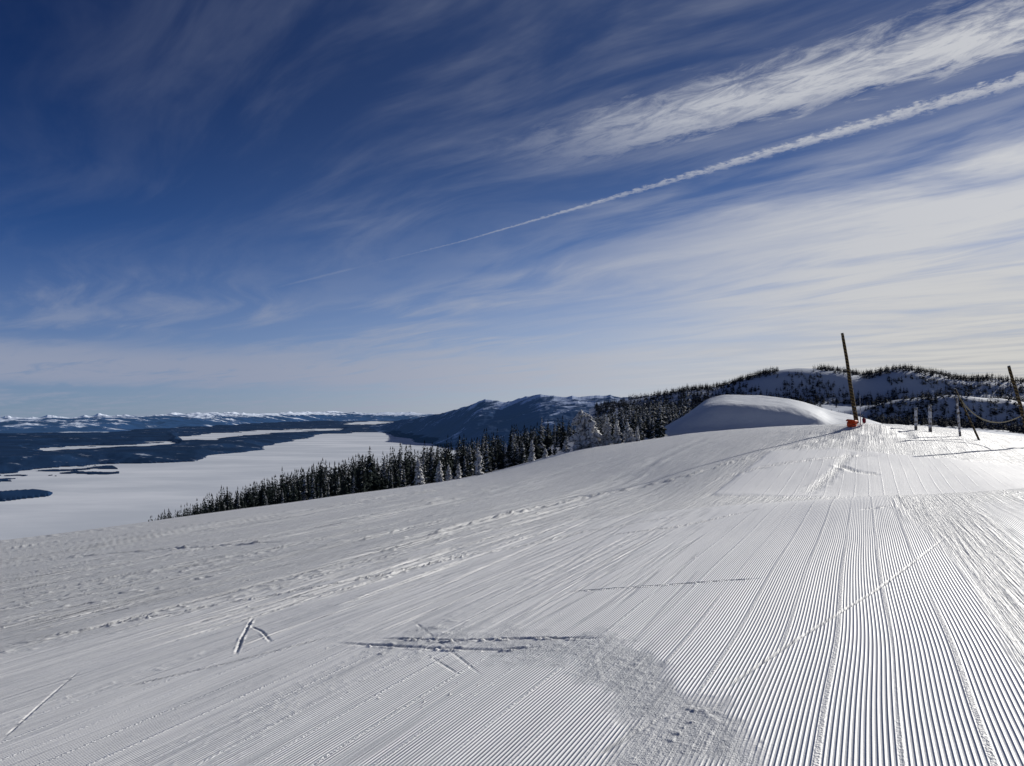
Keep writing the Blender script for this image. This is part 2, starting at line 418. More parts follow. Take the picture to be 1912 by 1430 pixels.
sheet('snow_knoll',kpx,kY,kT,M_knoll,340,420,'smooth wind packed snow knoll with shaded near face',lambda X,Y,P:(fbm(X*.12,Y*.12,4,91)-.5)*.7)
hpx=[1100,1200,1290,1350,1400,1480,1560,1620,1680,1740,1800,1860,1912,2000,2300,2800]
hY=[420,600,662,685,730,800,900,950,985,1012,1050,1100,1300]
hT=[[850]*16,
[815,808,800,797,795,793,792,792,792,792,795,799,805,808,814,822],
[810,803,794,790,788,786,784,781,778,775,777,782,787,792,800,812],
[803,796,788,783,780,777,774,764,750,742,742,748,755,761,773,790],
[798,790,783,778,775,771,768,760,748,741,742,748,756,762,774,792],
[793,784,776,774,771,768,766,763,758,752,753,756,761,766,774,790],
[785,776,768,764,762,762,762,760,756,752,752,754,758,762,770,780],
[778,768,757,750,748,750,750,752,748,748,748,749,751,754,762,770],
[770,758,745,738,730,730,728,734,728,730,734,736,738,742,750,760],
[768,752,735,728,714,700,701,710,700,707,716,718,723,726,733,745],
[764,743,728,721,705,689,692,700,689,697,708,708,714,716,722,732],
[766,745,731,724,709,693,696,704,694,701,712,712,717,720,726,736],
[800,790,780,775,770,765,760,760,755,758,762,765,768,770,775,780]]
def hdet(X,Y,P): return (fbm(X*.008,Y*.006,4,101)-.5)*14*sstep(560,660,Y)*(1-.7*sstep(960,1010,Y))+(ridged(X*.02,Y*.004,2,103)-.5)*4*sstep(640,700,Y)*(1-.6*sstep(990,1030,Y))
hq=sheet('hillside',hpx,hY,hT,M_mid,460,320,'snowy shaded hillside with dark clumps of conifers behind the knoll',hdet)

# ---------------------------------------------------------------- valley
ZL=-500.
Xl,Yl=np.meshgrid(np.linspace(-60000,60000,30),np.linspace(-8000,110000,30))
o=grid_obj('frozen_lake',Xl,Yl,np.full(Xl.shape,ZL),M_lake); tag(o,'snow covered frozen lake filling the valley floor',kind='structure')
pxs=np.arange(-700,1150,1.5); pys=np.concatenate([np.arange(960,895,-1.2),np.arange(895,800,-.4),np.arange(800,782,-.2)])
P,Q=np.meshgrid(pxs,pys); Yv=-ZL*F/(Q-HY); Xv=(P-CX)/F*Yv
wob=(fbm(Xv/900,Yv/900,5,200)-.5); Pn=P+wob*44; Qn=Q+(fbm(Xv/600,Yv/900,5,210)-.5)*14*np.clip((Q-780)/50,.25,1.4)
white=[[(50,843),(100,835),(230,828),(310,825),(330,829),(260,836),(150,844),(60,848)],
 [(330,816),(400,809),(500,803),(640,800),(640,803),(540,808),(480,813),(400,820),(340,822)],
 [(635,790),(700,786.5),(745,788),(700,792),(650,793)],
 [(-900,876),(0,880),(150,869),(360,858),(400,850),(490,834),(520,828),(600,811),(640,808),(715,806),(740,815),(800,829),(860,838),(1000,862),(1200,900),(1200,1100),(-900,1100)]]
sd=np.full(P.shape,-1e9)
for w in white: sd=np.maximum(sd,sdpoly(w,Pn,Qn))
isl=sdpoly([(-300,925),(0,924),(30,921),(60,919),(100,921),(90,927),(40,931),(0,936),(-300,945)],P+wob*30,Q+wob*5)
land=np.maximum(-sd,isl)
H=np.where(land>0,6+np.minimum(land,10)*4+fbm(Xv/1500,Yv/1500,4,230)*70*np.clip(land/10,0,1),-25)
fld=sdpoly([(-700,872),(0,876),(210,868),(220,884),(120,893),(0,900),(-700,910)],P+wob*20,Q)
spk=fbm(Xv/260,Yv/260,4,220)
H=np.where((land<=0)&(fld>0)&(spk>.57),6.,H)
sn=np.where(land>0,.05+.36*fbm(Xv/900,Yv/900,4,240),.30)
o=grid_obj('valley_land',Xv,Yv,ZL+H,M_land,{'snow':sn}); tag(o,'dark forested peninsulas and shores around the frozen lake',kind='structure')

def mountain(name,label,pxk,crest,Yb,Yc,zb,amp,fs,mat,nx,ny,seed,snowf,jag=0.):
    pxs=np.linspace(pxk[0],pxk[-1],nx); c=np.interp(pxs,pxk,crest); yb=np.interp(pxs,pxk,Yb); yc=np.interp(pxs,pxk,Yc)
    if jag: c=c-(ridged(pxs/34.,pxs*0,4,seed+50)-.62)*jag
    wd_=int(nx*.06)*2+1; kk=np.exp(-np.linspace(-2.2,2.2,wd_)**2); kk/=kk.sum()
    cs=np.convolve(np.pad(c,wd_//2,mode='edge'),kk,mode='valid')
    yb=np.convolve(np.pad(yb,wd_//2,mode='edge'),kk,mode='valid'); yc=np.convolve(np.pad(yc,wd_//2,mode='edge'),kk,mode='valid')
    t=np.linspace(0,1.35,ny)[:,None]
    Y=yb[None,:]+(yc-yb)[None,:]*t; X=(pxs[None,:]-CX)/F*Y
    kmix=np.exp(-((t-1)/.09)**2)
    zc=(HY-c)*yc/F; zs=(HY-cs)*yc/F
    zcm=zs[None,:]*(1-kmix)+zc[None,:]*kmix
    s=np.where(t<=1,np.minimum(t,1)**1.15,1-(t-1)*1.2)
    Z=zb+(zcm-zb)*s
    rd=ridged(X/fs,Y/fs,5,seed)-.62
    env=np.sin(np.clip(t,0,1)*math.pi)*.9+.12*(t>.5)
    Z=Z+rd*amp*env+(ridged(X/fs*4,Y/fs*4,3,seed+9)-.6)*amp*.18*np.clip(t*2,0,1)*np.where(t>.9,.4,1)
    fr=(Z-zb)/(np.max(zc)-zb)
    o=grid_obj(name,X,Y,Z,mat,{'snow':snowf(X,Y,Z,fr,t*np.ones_like(X),rd)}); tag(o,label,kind='structure')
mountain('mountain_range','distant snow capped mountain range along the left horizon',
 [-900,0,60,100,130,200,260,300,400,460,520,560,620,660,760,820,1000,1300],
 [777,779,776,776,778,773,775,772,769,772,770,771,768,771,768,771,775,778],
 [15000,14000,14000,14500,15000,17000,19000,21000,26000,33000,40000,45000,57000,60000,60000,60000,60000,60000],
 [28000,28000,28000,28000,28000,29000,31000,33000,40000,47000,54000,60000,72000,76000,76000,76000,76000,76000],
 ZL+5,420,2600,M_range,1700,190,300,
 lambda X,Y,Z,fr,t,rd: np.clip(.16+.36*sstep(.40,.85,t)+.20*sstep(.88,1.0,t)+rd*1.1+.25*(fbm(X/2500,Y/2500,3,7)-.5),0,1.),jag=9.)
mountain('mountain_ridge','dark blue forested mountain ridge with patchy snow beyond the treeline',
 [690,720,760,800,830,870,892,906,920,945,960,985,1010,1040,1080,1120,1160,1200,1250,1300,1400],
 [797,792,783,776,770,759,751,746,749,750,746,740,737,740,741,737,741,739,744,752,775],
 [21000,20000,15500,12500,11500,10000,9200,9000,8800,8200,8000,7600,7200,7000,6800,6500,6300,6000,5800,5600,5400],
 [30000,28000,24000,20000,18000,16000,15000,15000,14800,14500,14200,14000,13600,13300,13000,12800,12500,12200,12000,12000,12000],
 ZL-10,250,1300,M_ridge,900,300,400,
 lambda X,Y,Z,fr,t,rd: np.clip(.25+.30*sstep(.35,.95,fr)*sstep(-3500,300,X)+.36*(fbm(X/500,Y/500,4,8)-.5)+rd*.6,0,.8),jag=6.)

# ---------------------------------------------------------------- conifers
def conifer(h,R,levels,nb,frost,seed,twigs=True):
    rn=random.Random(seed); V=[];Fc=[];A=[]
    def tri(a,b,c,f):
        i=len(V); V.extend([a,b,c]); A.extend([f]*3); Fc.append((i,i+1,i+2))
    z0=.05*h
    for L in range(levels):
        t=L/(levels-1); z=z0+(h*.97-z0)*t
        rr=R*((1-t)**.8)*rn.uniform(.7,1.15)+.05*R
        if t<.08: rr*=.8
        for k in range(nb if t<.85 else max(3,nb-2)):
            if rn.random()<.08: continue
            a=rn.uniform(0,2*math.pi); l=rr*rn.uniform(.65,1.2); dz=-l*rn.uniform(.25,.65); zz=z+rn.uniform(-.5,.5)*h/levels
            ca,sa=math.cos(a),math.sin(a); w=l*rn.uniform(.32,.50)
            root=(0,0,zz); mid=(ca*l*.55,sa*l*.55,zz+dz*.40); tip=(ca*l,sa*l,zz+dz)
            drop=l*.26
            ml=(ca*l*.5-sa*w,sa*l*.5+ca*w,zz+dz*.45-drop); mr=(ca*l*.5+sa*w,sa*l*.5-ca*w,zz+dz*.45-drop)
            f=1. if rn.random()<frost else 0.
            tri(root,mid,ml,f*.55); tri(root,mr,mid,f*.7); tri(mid,tip,ml,f*.3); tri(mid,mr,tip,f*.5)
            if twigs:
                for q in range(2):
                    u=rn.uniform(.35,.95); cx_,cy_,cz_=ca*l*u,sa*l*u,zz+dz*u
                    tri((cx_,cy_,cz_),(cx_+rn.uniform(-1,1)*w*.8,cy_+rn.uniform(-1,1)*w*.8,cz_-drop*rn.uniform(.8,1.8)),(cx_+rn.uniform(-1,1)*w*.8,cy_+rn.uniform(-1,1)*w*.8,cz_-drop*rn.uniform(.6,1.4)),0.)
                if f>.5:
                    o_=.02*h
                    tri((ca*l*.2,sa*l*.2,zz+dz*.2+o_),(ca*l*.6-sa*w*.5,sa*l*.6+ca*w*.5,zz+dz*.6),(ca*l*.6+sa*w*.5,sa*l*.6-ca*w*.5,zz+dz*.6),1.)
    tri((0,0,h),(.014*h,0,h*.92),(-.014*h,.006*h,h*.92),0.); tri((0,0,h),(0,.014*h,h*.92),(0,-.014*h,h*.92),0.)
    return np.array(V),np.array(Fc),np.array(A)
def trunk_mesh(h,r):
    V=[];Fc=[];n=7;lv=[(0,1.25),(.08,1.),(.5,.6),(.96,.12)]
    for z,s in lv:
        for k in range(n):
            a=2*math.pi*k/n; V.append((r*s*math.cos(a),r*s*math.sin(a),z*h-(.3 if z==0 else 0)))
    for j in range(len(lv)-1):
        for k in range(n): Fc.append((j*n+k,j*n+(k+1)%n,(j+1)*n+(k+1)%n,(j+1)*n+k))
    Fc.append(tuple((len(lv)-1)*n+k for k in range(n)))
    return V,Fc
def me_from(name,V,Fc,mat,smooth=False):
    me=bpy.data.meshes.new(name); me.from_pydata([tuple(v) for v in V],[],[tuple(f) for f in Fc]); me.materials.append(mat)
    for p in me.polygons: p.use_smooth=smooth
    return me
DARK=[];FROST=[]
def tree_meshes(i,frost,R):
    V,Fc,A=conifer(1.,R,22,8,frost,500+i)
    me=me_from('crown',V,Fc,M_fol); a=me.attributes.new('frost','FLOAT','POINT'); a.data.foreach_set('value',A.astype(np.float32))
    tv,tf=trunk_mesh(1.,.02)
    return me,me_from('trunk',[(x,y,z if z>0 else -.04) for x,y,z in tv],tf,M_bark)
for i in range(6): DARK.append(tree_meshes(i,.08,[.15,.18,.13,.20,.16,.13][i]))
for i in range(5): FROST.append(tree_meshes(20+i,.78,[.16,.19,.15,.21,.17][i]))
top_px=[275,300,350,420,540,640,700,800,900,960,1000,1060,1110,1150,1200,1240,1300]
top_py=[968,957,938,910,882,852,844,822,802,794,788,778,768,753,744,739,729]
zones=[(0,430,'small dark conifer in the black wedge at the lower left end of the treeline','conifers at the lower left end of the treeline'),
(430,640,'dark narrow conifer in the dense left stretch of the treeline','conifers in the left stretch of the treeline'),
(640,820,'tall spiky dark conifer in the treeline in front of the narrow lake end','conifers in front of the near end of the lake'),
(820,1000,'dark conifer with light snow in the treeline below the dark mountain ridge','conifers below the dark mountain ridge'),
(1000,1400,'frosted grey conifer between the snow caked trees and the smooth knoll','frosted conifers beside the knoll')]
def place_tree(px,Y,h,frosty):
    x=(px-CX)/F*Y; z=float(znear(x,Y)[0])-.25
    cr,tr=random.choice(FROST if frosty else DARK)
    e=empty('conifer_tree',(x,Y,z)); s=h; e.scale=(s*random.uniform(.85,1.25),s*random.uniform(.85,1.25),s)
    e.rotation_euler=(random.gauss(0,.02),random.gauss(0,.02),random.uniform(0,6.28))
    for n,me in(('crown',cr),('trunk',tr)):
        c=bpy.data.objects.new(n,me); col.objects.link(c); c.parent=e
    for a,b,l,gp in zones:
        if a<=px<b: tag(e,l,'tree',gp)
def cand(Y0,Y1,front,p0=276,p1=1290):
    px=random.uniform(p0,p1 if not front else 1240); Y=math.exp(random.uniform(math.log(Y0),math.log(Y1)))
    if 1005<px<1075 and Y<230 and random.random()<.8: return None
    if 900<px<1240 and Y<125: return None
    x=(px-CX)/F*Y; z=float(znear(x,Y)[0]); base=HY-z*F/Y
    tgt=float(np.interp(px,top_px,top_py))
    clump=vn(np.array([px/26.]),np.array([Y/40.]),5)[0]
    f=random.uniform(.50,.90)+.20*(clump>.6)+(.16 if random.random()<.08 else 0)
    if front: f*=random.uniform(.6,1.05)
    h=(base-tgt)*Y/F*f
    if h<1.6: return None
    h=min(h,13 if Y<200 else 18)
    return px,Y,h
n=0;tries=0
while n<285 and tries<8000:
    tries+=1; c=cand(88,185,True)
    if c is None: continue
    px,Y,h=c
    pf=np.interp(px,[300,560,700,900,1000,1080,1240],[.02,.16,.40,.45,.6,.85,.9])
    place_tree(px,Y,h,random.random()<pf); n+=1
def merged(name,items,protos,mat,label,cat):
    VV=[];FF=[];AA=[];off=0
    for x,y,z,h,w in items:
        V,Fc,A=random.choice(protos); a=random.uniform(0,6.28); c,s=math.cos(a),math.sin(a)
        P=np.stack([(V[:,0]*c-V[:,1]*s)*h*w+x,(V[:,0]*s+V[:,1]*c)*h*w+y,V[:,2]*h+z],-1)
        VV.append(P); FF.append(Fc+off); AA.append(A); off+=len(V)
    Fa=np.concatenate(FF)
    o=mesh_obj(name,np.concatenate(VV),Fa.ravel(),np.full(len(Fa),3),mat,{'frost':np.concatenate(AA)},smooth=False)
    tag(o,label,cat,kind='stuff'); return o
lowd=[conifer(1.,.18,12,7,.03,900+i,False) for i in range(5)]; lowf=[conifer(1.,.18,12,7,.7,930+i,False) for i in range(5)]
it=[];itf=[]
for p0,p1,cnt in ((276,1290,1400),(276,700,700)):
    tries=0;n=0
    while n<cnt and tries<15000:
        tries+=1; c=cand(130 if cnt==700 else 150,430,False,p0,p1)
        if c is None: continue
        n+=1
        px,Y,h=c; x=(px-CX)/F*Y; z=float(znear(x,Y)[0])-.3
        pf=np.interp(px,[300,560,700,900,1000,1080,1240],[.0,.04,.15,.25,.45,.75,.8])
        (itf if random.random()<pf else it).append((x,Y,z,h,random.uniform(.9,1.35)))
merged('dark_forest',it,lowd,M_fol,'dense dark conifer wood filling in behind the front trees of the treeline','trees')
merged('frosted_forest',itf,lowf,M_fol,'frosted grey conifer wood behind the snow caked trees','trees')
# trees on the far hillside, in dense clumps with open snow between
fd=[conifer(1.,.26,6,6,.02,960+i,False) for i in range(5)]; ff=[conifer(1.,.22,6,6,.45,970+i,False) for i in range(4)]
it=[];itf=[];tries=0
while len(it)+len(itf)<7500 and tries<70000:
    tries+=1
    px=random.uniform(1110,2150)
    Y=random.choice([random.uniform(590,700),random.uniform(700,960),random.uniform(900,1010),random.uniform(1020,1110)])
    x=(px-CX)/F*Y
    nzv=fbm(np.array([x/60.]),np.array([Y/40.]),3,66)[0]
    thr=.57
    if Y>1020: thr=.45
    elif px<1400: thr=.30
    elif px>1630 and Y<690: thr=.33
    elif px>1650: thr=.47
    elif 1490<px<1640 and 930<Y<1000: thr=.46
    if Y>1020 and 1440<px<1500: thr=.58
    if nzv<thr+random.gauss(0,.015): continue
    if 1655<px and 684<Y<735 and random.random()<.9-.6*(nzv>.58): continue
    x,z=hq(px,Y)
    h=random.uniform(4.5,10.0)
    (itf if random.random()<.05 else it).append((x,Y,z-.3,h,random.uniform(1.0,1.8)))
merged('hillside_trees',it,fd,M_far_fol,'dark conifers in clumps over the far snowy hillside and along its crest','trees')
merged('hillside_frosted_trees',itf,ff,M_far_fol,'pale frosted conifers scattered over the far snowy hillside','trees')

# snow ghosts
def ghost_mesh(h,w,seed,bend=0.,top=.35):
    rn=random.Random(seed); bm=bmesh.new()
    n=int(80*(1+ w/h*.6))
    for i in range(n):
        t=(i+.5)/n; t=t**.95
        env=(w/2)*((1-t)**.75*(1-top)+top*math.sin(min(1,(1-t)*3)*math.pi/2))*(1 if t>.12 else .6+.4*t/.12)
        a=rn.uniform(0,6.28); r=env*rn.uniform(.25,.95); s=(env*rn.uniform(.16,.30)+.014*h)
        cx=math.cos(a)*r+bend*t*t*w; cy=math.sin(a)*r; cz=t*h*.95+.02*h
        res=bmesh.ops.create_icosphere(bm,subdivisions=2,radius=s)
        el_=rn.uniform(1.1,1.9); tk=rn.uniform(.6,1.0); ca,sa=math.cos(a),math.sin(a); o1,o2=rn.uniform(0,99),rn.uniform(0,99)
        dp=rn.uniform(.3,.9)
        for v in res['verts']:
            c=v.co; k=1+.22*(math.sin(c.x*5/s+o1)*math.cos(c.y*5/s+o2)+.5*math.sin(c.z*7/s+o1))+rn.uniform(-.15,.15)
            u=c.x*el_; q=c.y*tk
            v.co=Vector(((u*ca-q*sa)*k+cx,(u*sa+q*ca)*k+cy,c.z*k*tk-u*dp*.6+cz))
    me=bpy.data.meshes.new('crown'); bm.to_mesh(me); bm.free(); me.materials.append(M_rime)
    for p in me.polygons: p.use_smooth=True
    return me
GH=[(1098,763,838,56,-.25,'largest snow caked tree, broad and lumpy with its top bent left'),
(1133,778,833,24,.1,'snow caked tree standing directly right of the broadest bent one'),
(1152,781,831,19,0,'slim white snow caked tree in the middle of the cluster right of the bent one'),
(1174,786,827,23,-.15,'stubby snow caked tree with lumpy top near the right end of the cluster'),
(1189,794,824,13,.1,'narrow snow caked tree at the right end of the cluster near the knoll'),
(1056,819,848,16,0,'short snow caked tree just left of the broadest bent one'),
(1018,836,862,13,0,'small round topped snow caked tree beside the bare snow patch'),
(992,820,864,14,.1,'thin tall snow caked tree left of the bare snow patch'),
(893,833,887,18,0,'tall isolated snow caked tree against the dark wood in the middle of the treeline'),
(820,858,898,17,.1,'snow caked tree second from the left of the snow caked ones'),
(783,856,906,20,-.1,'leftmost and stout snow caked tree at the edge of the slope'),
(838,866,897,13,0,'small snow caked tree right behind the edge, third from left'),
(856,864,894,13,.1,'small snow caked tree just left of the tall isolated one'),
(1075,826,842,13,0,'low snow lump of a tree at the foot of the broadest bent one')]
for i,(px,tp,bp,wd,bend,lab) in enumerate(GH):
    Y=96. if px>950 else 88.
    x=(px-CX)/F*Y; z=float(znear(x,Y)[0]); base=HY-z*F/Y
    h=(base-tp)*Y/F+.25; w=wd*Y/F
    e=empty('snow_caked_tree',(x,Y,z-.25)); tag(e,lab,'tree')
    c=bpy.data.objects.new('crown',ghost_mesh(h,w,40+i,bend,.5 if i==0 else .22)); col.objects.link(c); c.parent=e
    tv,tf=trunk_mesh(h*.9,.07+w*.05); me=me_from('trunk',tv,tf,M_bark,True); c=bpy.data.objects.new('trunk',me); col.objects.link(c); c.parent=e

# ---------------------------------------------------------------- poles, posts, rope
def tube(P,R,n=12,cap=True,jit=0.,seed=1):
    rn=random.Random(seed); V=[];Fc=[]
    P=[Vector(p) for p in P]
    for i,p in enumerate(P):
        d=(P[min(i+1,len(P)-1)]-P[max(i-1,0)]).normalized()
        s=d.cross(Vector((0,1,.01))).normalized(); t=d.cross(s)
        for k in range(n):
            a=2*math.pi*k/n; r=R[i]*(1+rn.uniform(-jit,jit)); V.append(p+s*math.cos(a)*r+t*math.sin(a)*r)
    for i in range(len(P)-1):
        for k in range(n): Fc.append((i*n+k,i*n+(k+1)%n,(i+1)*n+(k+1)%n,(i+1)*n+k))
    if cap: Fc.append(tuple(range(n))[::-1]); Fc.append(tuple((len(P)-1)*n+k for k in range(n)))
    return V,Fc
M_pole,_N,_b=newmat('weathered_pole',(.08,.06,.035),.8,.2)
_t=_N.n.new('ShaderNodeTexCoord').outputs['Object']
_sep=_N.n.new('ShaderNodeSeparateXYZ'); _N.l.new(_t,_sep.inputs[0])
_w=_N.m('SINE',_N.m('ADD',_N.m('MULTIPLY',_sep.outputs[2],38.),_N.m('MULTIPLY',_sep.outputs[0],20.)))
_f=_N.ss(_N.m('ADD',_w,_N.m('MULTIPLY',_N.noise(_t,9.,3),1.6)),.7,1.5)
_c=_N.mix(_f,(.035,.024,.014),(.17,.12,.045))
_c=_N.mix(_N.ss(_N.noise(_t,7.,3),.64,.72),_c,(.5,.5,.5))
_N.l.new(_c,_b.inputs['Base Color'])
M_post,_N,_b=newmat('rimed_post',(.2,.19,.17),.85,.1)
_t=_N.n.new('ShaderNodeTexCoord').outputs['Object']
_N.l.new(_N.mix(_N.ss(_N.noise(_t,5.,4),.42,.60),(.16,.14,.12),(.66,.66,.68)),_b.inputs['Base Color'])
M_rope,_,_=newmat('rope',(.46,.40,.26),.8,.1)
M_or,_N,_b=newmat('orange_plastic',(.62,.07,.015),.5,.3)
_t=_N.n.new('ShaderNodeTexCoord').outputs['Object']
_N.l.new(_N.mix(_N.ss(_N.noise(_t,6.,3),.52,.66),(.80,.10,.02),(.55,.06,.02)),_b.inputs['Base Color'])
M_red,_,_=newmat('dark_red_cloth',(.20,.015,.03),.7,.2)
M_blk,_,_=newmat('black_strap',(.02,.02,.02),.6,.3)
def W(px,py,Y): return Vector(((px-CX)/F*Y,Y,(HY-py)*Y/F))
def add(name,VF,mat,parent,org,smooth=True):
    V,Fc=VF; me=me_from(name,[Vector(v)-org for v in V],Fc,mat,smooth); o=bpy.data.objects.new(name,me); col.objects.link(o)
    if parent: o.parent=parent
    else: o.location=org
    return o
def big_pole(top,bot,Y,r0,r1,label,sd):
    b=W(*bot,Y); t=W(*top,Y); t.y+=.25
    e=empty('rope_pole',b); tag(e,label,'pole')
    n=40; P=[b.lerp(t,i/(n-1)) for i in range(n)]
    P=[p+Vector((math.sin(i*.25+sd)*.012,0,0)) for i,p in enumerate(P)]
    add('shaft',tube(P,[r0+(r1-r0)*i/(n-1) for i in range(n)],12,True,.05,sd),M_pole,e,b)
    q=b.lerp(t,.985); add('cap',tube([q,q+(t-b).normalized()*.09],[r1*1.08,r1*.8],12,True,.03,3),M_rime,e,b)
    bm=bmesh.new(); rn=random.Random(sd)
    for i in range(22):
        p=b.lerp(t,rn.uniform(.03,.6))-b; s=rn.uniform(.012,.028)
        r=bmesh.ops.create_icosphere(bm,subdivisions=1,radius=s)
        for v in r['verts']: v.co=Vector((v.co.x,v.co.y,v.co.z*rn.uniform(1.5,2.6)))+p+Vector((rn.uniform(.3,1)*r0*.8,-rn.uniform(.2,.8)*r0,0))
    me=bpy.data.meshes.new('rime'); bm.to_mesh(me); bm.free(); me.materials.append(M_rime); o=bpy.data.objects.new('rime',me); col.objects.link(o); o.parent=e
    return e
big_pole((1577,621),(1600,796),39.6,.12,.075,'tall leaning dark wooden pole rising above the orange bin',1)
big_pole((1890,683),(1925,826),37.5,.10,.072,'tall leaning pole at the right edge tied to the sagging rope',2)
def rbox(w,d,h,taper,bev,seg=2):
    bm=bmesh.new(); bmesh.ops.create_cube(bm,size=1)
    for v in bm.verts:
        k=1 if v.co.z>0 else taper; v.co=Vector((v.co.x*w*k,v.co.y*d*k,(v.co.z+.5)*h))
    bmesh.ops.bevel(bm,geom=bm.edges[:],offset=bev,segments=seg,affect='EDGES')
    V=[v.co.copy() for v in bm.verts]; Fc=[[v.index for v in f.verts] for f in bm.faces]; bm.free(); return V,Fc
def at(px,Y,dz=0): x=(px-CX)/F*Y; return Vector((x,Y,float(znear(x,Y)[0])+dz))
b=at(1589,39.0,-.06); e=empty('orange_bin',b); e.rotation_euler=(.06,.16,.3); tag(e,'orange plastic bin half buried in snow at the foot of the tall pole','bin')
O=Vector((0,0,0))
add('tub',rbox(.48,.38,.34,.82,.06,3),M_or,e,O)
o=add('rim',rbox(.53,.43,.05,1.,.02),M_or,e,O); o.location=(0,0,.325)
o=add('lid',rbox(.49,.39,.07,1.1,.03),M_or,e,O); o.location=(0,0,.377)
o=add('handle',tube([(-.12,-.21,.22),(-.11,-.245,.2),(.11,-.245,.2),(.12,-.21,.22)],[.014]*4,8),M_blk,e,O)
b=at(1607,39.2,-.05); e=empty('marker_stake',b); tag(e,'thin marker stake with a dark red cloth bag beside the tall pole','stake')
add('shaft',tube([(0,0,0),(-.02,0,.9),(-.05,0,1.62)],[.022,.02,.016],8),M_post,e,O)
V,Fc=rbox(.20,.16,.32,.8,.05,3); o=add('bag',([Vector((v.x+.03*math.sin(v.z*12),v.y,v.z)) for v in V],Fc),M_red,e,O); o.location=(.17,-.02,.10)
o=add('strap',tube([(0.02,0,.62),(.10,0,.60),(.17,-.02,.41)],[.012]*3,6),M_blk,e,O)
def post(px,top,Y,r,label,lean=0.,seed=1):
    b=at(px,Y,-.1); tz=(HY-top)*Y/F
    e=empty('fence_post',b); tag(e,label,'post')
    t=Vector((b.x+lean,Y,tz)); n=12
    add('shaft',tube([b.lerp(t,i/(n-1)) for i in range(n)],[r*(1-.15*i/(n-1)) for i in range(n)],10,True,.10,seed),M_post,e,b)
    V,Fc=tube([t-Vector((0,0,.02)),t+Vector((0,0,.05)),t+Vector((0,0,.09))],[r*1.1,r*1.0,r*.5],10,True,.12,seed+5)
    add('snow_cap',(V,Fc),M_rime,e,b)
post(1710,763,41,.085,'short rimed post left of the pair near the slope edge',0.,1)
post(1737,758,41,.092,'thicker rimed post just right of the shorter one',-.03,2)
post(1793,742,40,.06,'slim rimed post next to the leaning dark stick',-.2,3)
b=at(1830,39,-.1); t=W(1784,727,39.5); e=empty('leaning_stick',b); tag(e,'long thin dark stick leaning left over the rope','pole')
add('shaft',tube([b.lerp(t,i/9) for i in range(10)],[.055-.002*i for i in range(10)],9,True,.08,4),M_pole,e,b)
add('snow_cap',tube([t,t+Vector((-.03,0,.06))],[.035,.02],8),M_rime,e,b)
b0=W(1795,748,39.4); b1=W(1914,772,37.6); pts=[]
for i in range(25):
    s=i/24; p=b0.lerp(b1,s); p.z-=1.0*4*s*(1-s)*(1-.25*s)*.92; pts.append(p)
pts=[W(1789,738,39.4)]+pts
o=add('rope',tube(pts,[.033]*len(pts),8),M_rope,None,b0); tag(o,'rope sagging from the leaning stick to the pole at the right edge','rope')

# ---------------------------------------------------------------- light, sky
AZ,EL=math.radians(50),math.radians(19.5)
s=Vector((math.sin(AZ)*math.cos(EL),math.cos(AZ)*math.cos(EL),math.sin(EL)))
L=bpy.data.lights.new('sun','SUN'); L.energy=5.0; L.angle=math.radians(.53); L.color=(1,.965,.90)
lo=bpy.data.objects.new('sun',L); col.objects.link(lo); lo.rotation_euler=s.to_track_quat('Z','Y').to_euler()
w=bpy.data.worlds.new('World'); scene.world=w; w.use_nodes=True
nt=w.node_tree; nt.nodes.clear(); N=NT_(nt)
out=nt.nodes.new('ShaderNodeOutputWorld'); bg=nt.nodes.new('ShaderNodeBackground'); nt.links.new(bg.outputs[0],out.inputs[0]); bg.inputs['Strength'].default_value=.1
sky=nt.nodes.new('ShaderNodeTexSky'); sky.sky_type='NISHITA'; sky.sun_disc=False; sky.sun_elevation=EL; sky.sun_rotation=AZ; sky.altitude=2300; sky.air_density=1.0; sky.dust_density=.2; sky.ozone_density=3.
tc=nt.nodes.new('ShaderNodeTexCoord').outputs['Generated']
sp=nt.nodes.new('ShaderNodeSeparateXYZ'); nt.links.new(tc,sp.inputs[0]); x,y,z=sp.outputs
zc=N.m('MAXIMUM',z,.012); zs=N.m('ADD',N.m('MAXIMUM',z,0.),.045)
def ab(zz):
    cx=N.m('DIVIDE',x,zz); cy=N.m('DIVIDE',y,zz)
    a=N.m('ADD',N.m('MULTIPLY',cx,-.669),N.m('MULTIPLY',cy,.743)); b_=N.m('ADD',N.m('MULTIPLY',cx,.743),N.m('MULTIPLY',cy,.669)); return a,b_
a,b_=ab(zc); a2,b2=ab(zs)
gx=N.m('DIVIDE',x,N.m('MAXIMUM',N.m('ADD',y,.0),.15))
base=sky.outputs[0]
tint=N.mix(N.ss(z,0.,.45),(.62,.70,.88),(.27,.32,.46))
base=N.mix(1.,base,tint,'MULTIPLY')
base=N.mix(1.,base,N.mix(N.ss(gx,-.85,.25),(.34,.56,.80),(1.05,.96,.93)),'MULTIPLY')
md=N.noise(N.comb(N.m('MULTIPLY',a2,.30),N.m('MULTIPLY',b2,.45),3.),1.,2,.5)
bw=N.m('ADD',b2,N.m('MULTIPLY',N.m('SUBTRACT',md,.5),1.5))
wisp=N.noise(N.comb(N.m('MULTIPLY',a2,.32),N.m('MULTIPLY',bw,1.05)),1.3,6,.58,.35)
wisp2=N.noise(N.comb(N.m('MULTIPLY',a2,.9),N.m('MULTIPLY',bw,3.4),5.),1.3,5,.58,.35)
big=N.noise(N.comb(N.m('MULTIPLY',a2,.42),N.m('MULTIPLY',b2,.70),9.),1.,2,.5)
wv=N.m('ADD',N.m('MULTIPLY',wisp,.60),N.m('MULTIPLY',wisp2,.40))
amount=N.ss(gx,-.75,.30,.09,.38)
lowm=N.ss(z,.02,.34,.55,0.)
